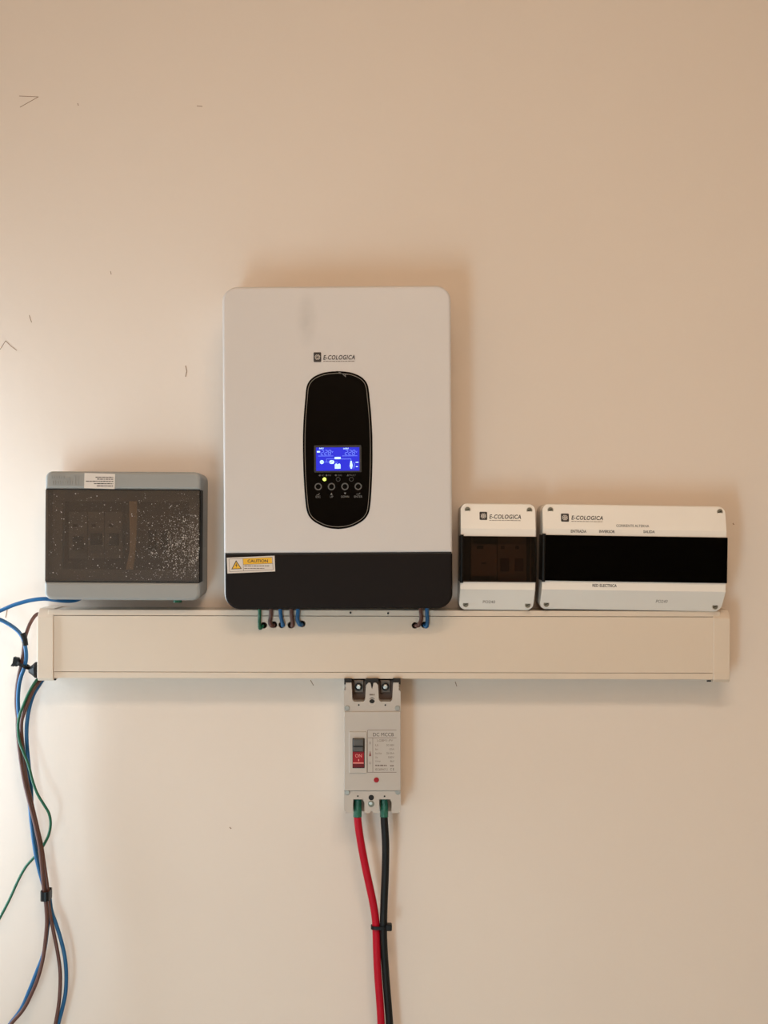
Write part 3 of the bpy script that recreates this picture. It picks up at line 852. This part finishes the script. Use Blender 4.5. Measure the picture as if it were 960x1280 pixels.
for x0, x1 in ((430.4, 439.6), (457.4, 473), (491.4, 500.8)):
    link('barrier', pbox(bmesh.new(), x0, 848.6, x1, 855.5, 0.03, DM - 0.006), 'seam', mc)
for (sx, sy) in ((434.2, 885.2), (497.0, 885.4), (434.0, 990.8), (497.2, 990.2)):
    link('screw', disc(bmesh.new(), sx, sy, 3.3, DM - 0.006, DM - 0.0012, 16, 0.0006), 'dull_steel', mc)
for (sx, sy) in ((448.6, 881.2), (481.8, 881.4), (447.2, 995.2), (480.6, 995.4)):
    link('pin_hole', disc(bmesh.new(), sx, sy, 1.1, DM - 0.004, DM - 0.0021, 10), 'seam', mc)
link('hole_rim', disc(bmesh.new(), 465.2, 877.4, 4.4, DM - 0.004, DM - 0.0018, 20, inner=3.6), 'box_base', mc)
link('screw_hole', disc(bmesh.new(), 465.2, 875.6, 3.6, DM - 0.004, DM - 0.0020, 20), 'seam', mc)
link('screw_hole', disc(bmesh.new(), 464.0, 997.0, 3.4, DM - 0.004, DM - 0.0020, 20), 'seam', mc)
link('screw', disc(bmesh.new(), 463.8, 1005, 4.0, DM - 0.006, DM - 0.0017, 18, 0.0006), 'screw', mc)
link('screw_head', disc(bmesh.new(), 463.4, 1004.2, 2.2, DM - 0.004, DM - 0.001, 14, 0.0006), 'steel', mc)
illegible('trip_print', [(462, 469.2, 868.4)], DM - 0.0022, mc, 'ink_soft', 1.8, 2)
# toggle bay
bay = link('toggle_bezel', prr(bmesh.new(), 436.2, 914.6, 458.6, 966.4, 1.5, DM - 0.002, DM + 0.002, 0.0008), 'mccb', mc)
link('toggle_slot', prr(bmesh.new(), 440.6, 922.6, 455.8, 960.2, 0.8, DM - 0.002, DM + 0.0024), 'black', bay)
tg = link('toggle', prr(bmesh.new(), 441.4, 924, 454.4, 939.6, 0.8, DM, DM + 0.009, 0.0012), 'toggle_grey', mc, label='dark grey toggle lever')
link('toggle_grip', pbox(bmesh.new(), 441.6, 932.2, 454.2, 934.0, DM + 0.008, DM + 0.0094), 'seam', tg)
fl = link('on_flag', prr(bmesh.new(), 441.0, 939.6, 454.8, 959.4, 0.4, DM, DM + 0.0036), 'red_plastic', mc, label='red flag reading ON')
lettering('on_word', 'ON', 444.0, 942.6, 452.2, 946.8, DM + 0.0038, fl, 'red_print')
link('on_mark', pbox(bmesh.new(), 447.8, 949.0, 448.8, 951.4, DM + 0.0034, DM + 0.0038), 'red_print', fl)
link('flag_line', pbox(bmesh.new(), 441.2, 953.2, 454.6, 954.4, DM + 0.0034, DM + 0.004), 'red_print', fl)
link('flag_foot', pbox(bmesh.new(), 441.2, 954.8, 454.6, 959.4, DM + 0.0034, DM + 0.0038), 'red_dark', fl)
# rating label
lb = link('rating_label', pbox(bmesh.new(), 459.6, 912.6, 495.8, 965.6, DM - 0.001, DM + 0.0002), 'mccb', mc)
dl = DM + 0.0003
bm = bmesh.new()
for A_, B_ in (((459.4, 912.4), (459.4, 965.6)), ((460, 912.6), (495.6, 912.6)), ((460, 922.3), (495.6, 922.3)), ((466.0, 922.3), (466.0, 965.2)), ((459.4, 965.4), (495.6, 965.4))):
    pline(bm, [A_, B_], 0.55, dl - 0.0001, dl)
link('label_rules', bm, 'ink_soft', lb)
lettering('label_print', 'DC MCCB', 466.4, 916.0, 492.2, 920.4, dl, lb, 'ink')
lettering('label_print', 'LGBM1-PV', 471.6, 924.2, 491.2, 927.0, dl, lb, 'ink_soft')
for k, (l_, r_, w1_, w2_) in enumerate((('Ui', 'DC1000V', 3.6, 9.6), ('In', '125A', 3.0, 6.2), ('Icu/Ics', '20/10kA', 8.0, 9.8), ('Ue', '500V', 3.0, 7.6), ('Uimp', '8kV', 6.6, 5.0))):
    yy = 930.2 + k * 5.05
    lettering('label_print', l_, 469.2, yy, 469.2 + w1_, yy + 2.5, dl, lb, 'ink_soft')
    lettering('label_print', r_, 492.8 - w2_, yy, 492.8, yy + 2.5, dl, lb, 'ink_soft')
illegible('label_small_print', [(469, 483.6, 956.8), (487.6, 492, 957.2)], dl, lb, 'ink_soft', 1.6, 21)
lettering('label_print', 'IEC60947-2', 469.0, 960.4, 484.6, 963.2, dl, lb, 'ink_soft')
lettering('label_print', 'C E', 487.8, 960.2, 492.6, 963.2, dl, lb, 'ink')
lettering('switch_mark', 'I', 462.2, 927.0, 463.0, 930.4, dl, lb, 'ink_soft')
link('switch_arrow', ppoly(bmesh.new(), [(462.7, 938), (464.0, 945.2), (461.3, 945.2)], dl - 0.0001, dl), mat('arrow_print', (126, 60, 54), 0.6), lb)
lettering('switch_mark', 'O', 461.2, 952.4, 463.9, 955.2, dl, lb, 'ink_soft')
link('trip_button', disc(bmesh.new(), 470.4, 975.2, 3.2, DM - 0.002, DM + 0.0015, 20, 0.0008), 'red_plastic', mc, label='round red trip button')

# ------------------------------------------------------------------ battery cables
def cable(name, label, m, pts, rpx, sleeve):
    t = thing(name, label, 'cable', W(*pts[0]), 0)
    end = W(*pts[-1])
    P = [W(*p) for p in pts] + [Vector((end.x + 0.001, end.y, end.z - 0.05)), Vector((end.x + 0.002, end.y, 0.45)), Vector((end.x + 0.002, end.y, 0.2)), Vector((end.x + 0.002, end.y, 0.004))]
    s = (CAM_D - pts[0][2]) / FPX
    link('jacket', tube(bmesh.new(), P, rpx * s, 18, 8), m, t, smooth=True)
    link('heat_shrink', tube(bmesh.new(), [W(*p) for p in sleeve], lambda u: (rpx + 0.55 - 0.9 * (1 - u) ** 2) * s, 18, 6), 'heat_green', t, smooth=True, label='shiny green heat-shrink sleeve')
    return t
cable('battery_cable', 'thick red battery cable hanging from the grey breaker', 'red_cable',
      [(447.2, 1005, .05), (447.0, 1022, .05), (450.2, 1048, .05), (457.0, 1085, .047), (465.6, 1125, .044), (469.3, 1148, .042), (470.2, 1165, .041), (471.8, 1210, .04), (475.5, 1262, .038), (477, 1300, .036)],
      4.8, [(447.2, 998, .05), (447.0, 1008, .05), (446.9, 1021, .05)])
cable('battery_cable', 'thick black battery cable hanging from the grey breaker', 'black_cable',
      [(480.2, 1005, .05), (480.2, 1022, .05), (482, 1055, .05), (481.6, 1090, .047), (480.0, 1130, .044), (479.3, 1158, .043), (479.9, 1185, .04), (482.6, 1225, .038), (486.6, 1275, .036), (488, 1300, .036)],
      4.75, [(480.0, 998, .05), (480.2, 1008, .05), (480.2, 1021, .05)])
def band(bm, px, py, hw, hd, d, hpx, t=0.0012):
    """tie band: rounded loop round wires, lying in the horizontal plane"""
    c = W(px, py, d); s = (CAM_D - d) / FPX
    n = 24; h = hpx * s / 2
    ring = []
    for i in range(n):
        a = 2 * math.pi * i / n
        ca, sa = math.cos(a), math.sin(a)
        x = hw * s * math.copysign(abs(ca) ** 0.6, ca); y = hd * math.copysign(abs(sa) ** 0.6, sa)
        ring.append((x, y))
    V = []
    for k, z in ((1, -h), (1, h), (0, h), (0, -h)):
        V.append([bm.verts.new((c.x + x * (1 + k * t / (hw * s)), c.y + y * (1 + k * t / hd), c.z + z)) for x, y in ring])
    for q_ in range(4):
        A_, B_ = V[q_], V[(q_ + 1) % 4]
        for i in range(n):
            j = (i + 1) % n
            bm.faces.new((A_[i], A_[j], B_[j], B_[i]))
    return bm
ct = thing('cable_tie', 'black cable tie strapping the red and black battery cables together', 'cable tie', W(476, 1158, 0.042))
link('strap', band(bmesh.new(), 474.8, 1158.6, 10.2, 0.0062, 0.0425, 4.0), 'black', ct)
link('tie_head', prr(bmesh.new(), 482.6, 1156.2, 490.0, 1164.2, 1.6, 0.040, 0.0505, 0.001), 'black', ct)

# ------------------------------------------------------------------ short wires from inverter to trunking
dw = DD + 0.0042
def short(kind, label, m, pts, hole, rpx=2.45):
    """pts in front of the trunking, then a bend into its hole"""
    P = [(pts[0][0], 750, dw + 0.012), (pts[0][0], 757, dw + 0.008)] + [(x, y, dw + 0.001) for x, y in pts] + [(hole[0], hole[1], dw - 0.003), (hole[0], hole[1] - 0.4, DD - 0.008)]
    bm = ptube(bmesh.new(), P, rpx, 12, 6)
    solo(kind, bm, m, label, 'wire', W(pts[0][0], 758, dw), 'short wires between inverter and trunking', smooth=True)
short('green_wire', 'short green wire under the inverter, bent into the trunking hole', 'green_wire', [(324.6, 768), (324.3, 780), (325.0, 785.4)], (328.4, 782.6), 2.1)
short('brown_wire', 'short brown wire right beside the short green wire under the inverter', 'brown_wire', [(338.6, 768), (337.4, 778), (339.4, 782.2)], (342, 781.6))
short('blue_wire', 'short blue wire in the middle of the five-wire row under the inverter', 'blue_wire', [(350.6, 767), (352, 775), (353.8, 781.4)], (353.2, 781.8))
short('brown_wire', 'short brown wire between two blue wires under the inverter', 'brown_wire', [(364.2, 767), (365.4, 776), (365.8, 782.2)], (364.6, 782))
short('blue_wire', 'short blue wire ending the five-wire row, farthest from the short green wire', 'blue_wire', [(372.4, 766), (371.8, 774), (374.6, 780.6)], (377, 780.6), 2.6)
short('brown_wire', 'short brown wire of the separate pair under the inverter', 'brown_wire', [(526.0, 766), (526.4, 774), (523.4, 781.4)], (519.8, 782))
short('blue_wire', 'short blue wire of the separate pair under the inverter', 'blue_wire', [(533.8, 767), (534.2, 776), (533.4, 783.0)], (530.8, 781.8))

# ------------------------------------------------------------------ loose wires on the left
gw = 'loose wires hanging past the trunking end'
def wire(kind, label, m, pts, rpx, tofloor=True):
    P = [W(*p) for p in pts]
    if tofloor:
        e = P[-1]
        g_ = (P[-1] - P[-2]).normalized(); z = e.z; q_ = e.copy()
        while z > 0.06:
            g_ = (g_ * 0.8 + Vector((0, 0, -0.2))).normalized()
            q_ = q_ + g_ * 0.04; z = q_.z
            P.append(q_.copy())
        P.append(Vector((q_.x, q_.y, 0.004)))
    s = (CAM_D - pts[0][2]) / FPX
    WIRES.append((kind, label, m, catmull(P, 8), rpx * s, W(*pts[0])))
WIRES = []
def lay_wires():
    """push crossing wires apart in depth so that they lie against each other, then build them"""
    paths = [np.array([tuple(v) for v in w[3]]) for w in WIRES]
    for it in range(40):
        for i in range(len(paths)):
            for j in range(i + 1, len(paths)):
                R = WIRES[i][4] + WIRES[j][4] + 0.0001
                A, B = paths[i], paths[j]
                D = A[:, None, :] - B[None, :, :]
                hit = (D ** 2).sum(2) < R * R
                ii, jj = np.nonzero(hit)
                if not len(ii): continue
                mean = D[ii, jj, 1].mean()
                pa = np.zeros(len(A)); pb = np.zeros(len(B))
                for a_, b_ in zip(ii, jj):
                    d = D[a_, b_]; sg = np.sign(d[1]) if abs(d[1]) > 0.0008 else (np.sign(mean) or 1)
                    need = math.sqrt(max(0, R * R - d[0] ** 2 - d[2] ** 2)) - abs(d[1]) * (1 if sg * d[1] >= 0 else -1)
                    k = 0.3 * sg * need
                    if abs(k) > abs(pa[a_]): pa[a_] = k
                    if abs(k) > abs(pb[b_]): pb[b_] = -k
                A[:, 1] += pa; B[:, 1] += pb
        for p in paths:
            p[1:-1, 1] = 0.5 * p[1:-1, 1] + 0.25 * (p[:-2, 1] + p[2:, 1])
            p[:, 1] = np.minimum(p[:, 1], -0.004)
    for (kind, label, m, _, rad, org), p in zip(WIRES, paths):
        solo(kind, tube(bmesh.new(), [Vector(v) for v in p], rad, 12, 1, False), m, label, 'wire', org, gw, smooth=True)
wire('blue_wire', 'blue wire looping out from under the grey box and back down through the black clip', 'blue_wire',
     [(106, 738, .035), (103, 746, .036), (94, 750.4, .042), (82, 751.2, .050), (70, 750.2, .055), (55, 748.6, .055), (38, 750.5, .05), (18, 756, .045), (0, 763.5, .042), (-14, 769, .042), (-17, 772.5, .042), (-10, 773, .042),
      (0, 774.6, .042), (13, 781.5, .042), (23.5, 790, .042), (29.5, 800, .042), (32.2, 812, .042), (32.6, 824, .042), (29.8, 836, .042), (26.4, 846, .04), (23.6, 860, .04), (22.8, 880, .04),
      (25.0, 905, .038), (29.0, 940, .036), (33.0, 968, .034), (36.5, 1000, .034), (39.5, 1030, .034), (43.5, 1060, .034), (48.5, 1085, .034), (55.5, 1112, .034), (60.5, 1140, .033), (58.6, 1166, .033), (54.4, 1192, .034),
      (45.5, 1216, .035), (36.0, 1240, .036), (26.0, 1262, .036), (10.0, 1284, .036), (-4, 1310, .036)], 2.5)
wire('brown_wire', 'brown wire rising from the black clip to behind the trunking end', 'brown_wire',
     [(56, 772, .012), (50, 767.5, .020), (44, 769.5, .029), (37.5, 779.5, .034), (32.6, 792, .038), (30.4, 802, .037), (29.0, 816, .036), (26.8, 830, .036), (23.2, 845, .037), (20.6, 862, .038), (20.0, 882, .038), (22.0, 908, .040), (25.0, 940, .042),
      (30.2, 975, .042), (37.0, 1004, .042), (44.5, 1034, .042), (49.6, 1060, .042), (52.4, 1085, .041), (54.4, 1108, .04), (57.6, 1130, .04), (58.6, 1152, .04), (56.4, 1178, .04), (53.4, 1200, .04), (47.5, 1222, .041), (39.5, 1242, .041), (29, 1262, .041), (14, 1280, .041), (2, 1300, .04)], 2.3)
wire('green_wire', 'green wire weaving over the brown and blue wires beside the trunking', 'green_wire',
     [(50, 846, .03), (43.5, 853, .04), (36.0, 866, .045), (29.5, 881, .047), (24.6, 894, .049), (22.4, 908, .05), (24.2, 926, .05), (30.0, 942, .05), (35.6, 956, .05), (40.4, 975, .05), (46.6, 992, .049), (55.0, 1006, .048), (61.2, 1017, .047),
      (63.2, 1030, .045), (60.6, 1044, .042), (54.6, 1056, .037), (48, 1066, .029), (40.5, 1074, .03), (32, 1084, .03), (23, 1100, .03), (12, 1124, .03), (0, 1147, .03), (-16, 1175, .03)], 1.75)
wire('brown_wire', 'brown wire leaving the underside of the trunking end', 'brown_wire',
     [(54, 846, .026), (47, 854, .036), (40.6, 864, .042), (35.4, 876, .045), (30.4, 890, .045), (27.0, 902, .044), (26.6, 918, .043), (28.6, 940, .04), (33.2, 972, .037), (40.0, 1004, .036), (46.6, 1034, .037), (52.4, 1062, .037), (56.2, 1086, .036), (60.0, 1114, .036), (62.4, 1140, .036), (66.8, 1164, .036), (71.6, 1188, .036),
      (75.0, 1212, .036), (75.2, 1234, .036), (73.4, 1256, .036), (69.5, 1280, .036), (66, 1304, .036)], 2.3)
wire('blue_wire', 'blue wire leaving the underside of the trunking end', 'blue_wire',
     [(56, 846, .02), (49, 856, .03), (43.0, 866, .034), (38.4, 878, .036), (35.0, 894, .036), (33.2, 912, .036), (33.6, 936, .035), (36.4, 962, .03), (39.0, 988, .028), (39.6, 1010, .028), (41.8, 1036, .028), (46.2, 1062, .028), (51.5, 1088, .028), (60.4, 1116, .03), (63.6, 1138, .031), (69.6, 1154, .032), (75.4, 1172, .033),
      (80.6, 1194, .034), (82.8, 1216, .034), (82.0, 1240, .034), (78.0, 1260, .034), (72.4, 1282, .033), (68, 1304, .033)], 2.5)
lay_wires()
# black tape wraps
s_t = (CAM_D - .04) / FPX
solo('tape_wrap', tube(bmesh.new(), [W(28.0, 791.5, .0415), W(30.4, 799, .0412), W(32.0, 807, .0412)], lambda u: (4.3 - 0.9 * u) * s_t, 14, 5), 'tape',
     'black tape joining the blue and brown wires above the black clip', 'tape', W(30, 800, .04), smooth=True)
bm = bmesh.new()
band(bm, 57.9, 1118, 5.2, 0.0125, 0.0360, 11.5, 0.0008)
solo('tape_wrap', bm, 'tape', 'black tape wrapped around the hanging wire bundle below the green wire', 'tape', W(57.9, 1118, .0355))
# clip on the trunking end
cl = thing('wire_clip', 'black plastic wire clip stuck to the trunking end, gripping two wires', 'clip', W(44, 836, .04))
bm = bmesh.new()
c1_ = W(47.2, 837.5, .04); s = s_t
pts = [(0.5, 10.4), (-3.0, 10.0), (-7.0, 6.4), (-11.0, 3.6)]
rings = []
for dx, r in pts:
    rings.append([bm.verts.new((c1_.x + dx * s, c1_.y + r * s * math.cos(2 * math.pi * k / 16), c1_.z + r * s * math.sin(2 * math.pi * k / 16))) for k in range(16)])
for A_, B_ in zip(rings, rings[1:]):
    for k in range(16): bm.faces.new((A_[k], A_[(k + 1) % 16], B_[(k + 1) % 16], B_[k]))
bm.faces.new(rings[0]); bm.faces.new(list(reversed(rings[-1])))
link('mount', bm, 'black', cl, bevel=0.0005)
bm = bmesh.new()
ctr = W(28.5, 830.8, .04)
n = 20; V = []
tilt = math.radians(-27)
for k, w_ in ((1, -1), (1, 1), (0, 1), (0, -1)):
    row_ = []
    for i in range(n):
        a = 2 * math.pi * i / n
        x = (8.2 + (1.3 if k else 0)) * s * math.copysign(abs(math.cos(a)) ** 0.7, math.cos(a)); y = (5.6 * s + (0.0014 if k else 0)) * math.sin(a)
        z = w_ * 2.0 * s
        row_.append(bm.verts.new((ctr.x + x * math.cos(tilt) - z * math.sin(tilt), ctr.y + y, ctr.z + x * math.sin(tilt) + z * math.cos(tilt))))
    V.append(row_)
for q_ in range(4):
    A_, B_ = V[q_], V[(q_ + 1) % 4]
    for i in range(n): bm.faces.new((A_[i], A_[(i + 1) % n], B_[(i + 1) % n], B_[i]))
link('strap', bm, 'black', cl)
link('strap_head', ppoly(bmesh.new(), [(16.6, 821.2), (22.6, 822.8), (23.4, 827.6), (20.6, 833.6), (14.8, 831.8)], .036, .046), 'black', cl, bevel=0.0007)
link('strap_tail', ppoly(bmesh.new(), [(15.0, 829.4), (17.2, 833.2), (13.2, 832.8)], .038, .043), 'black', cl)
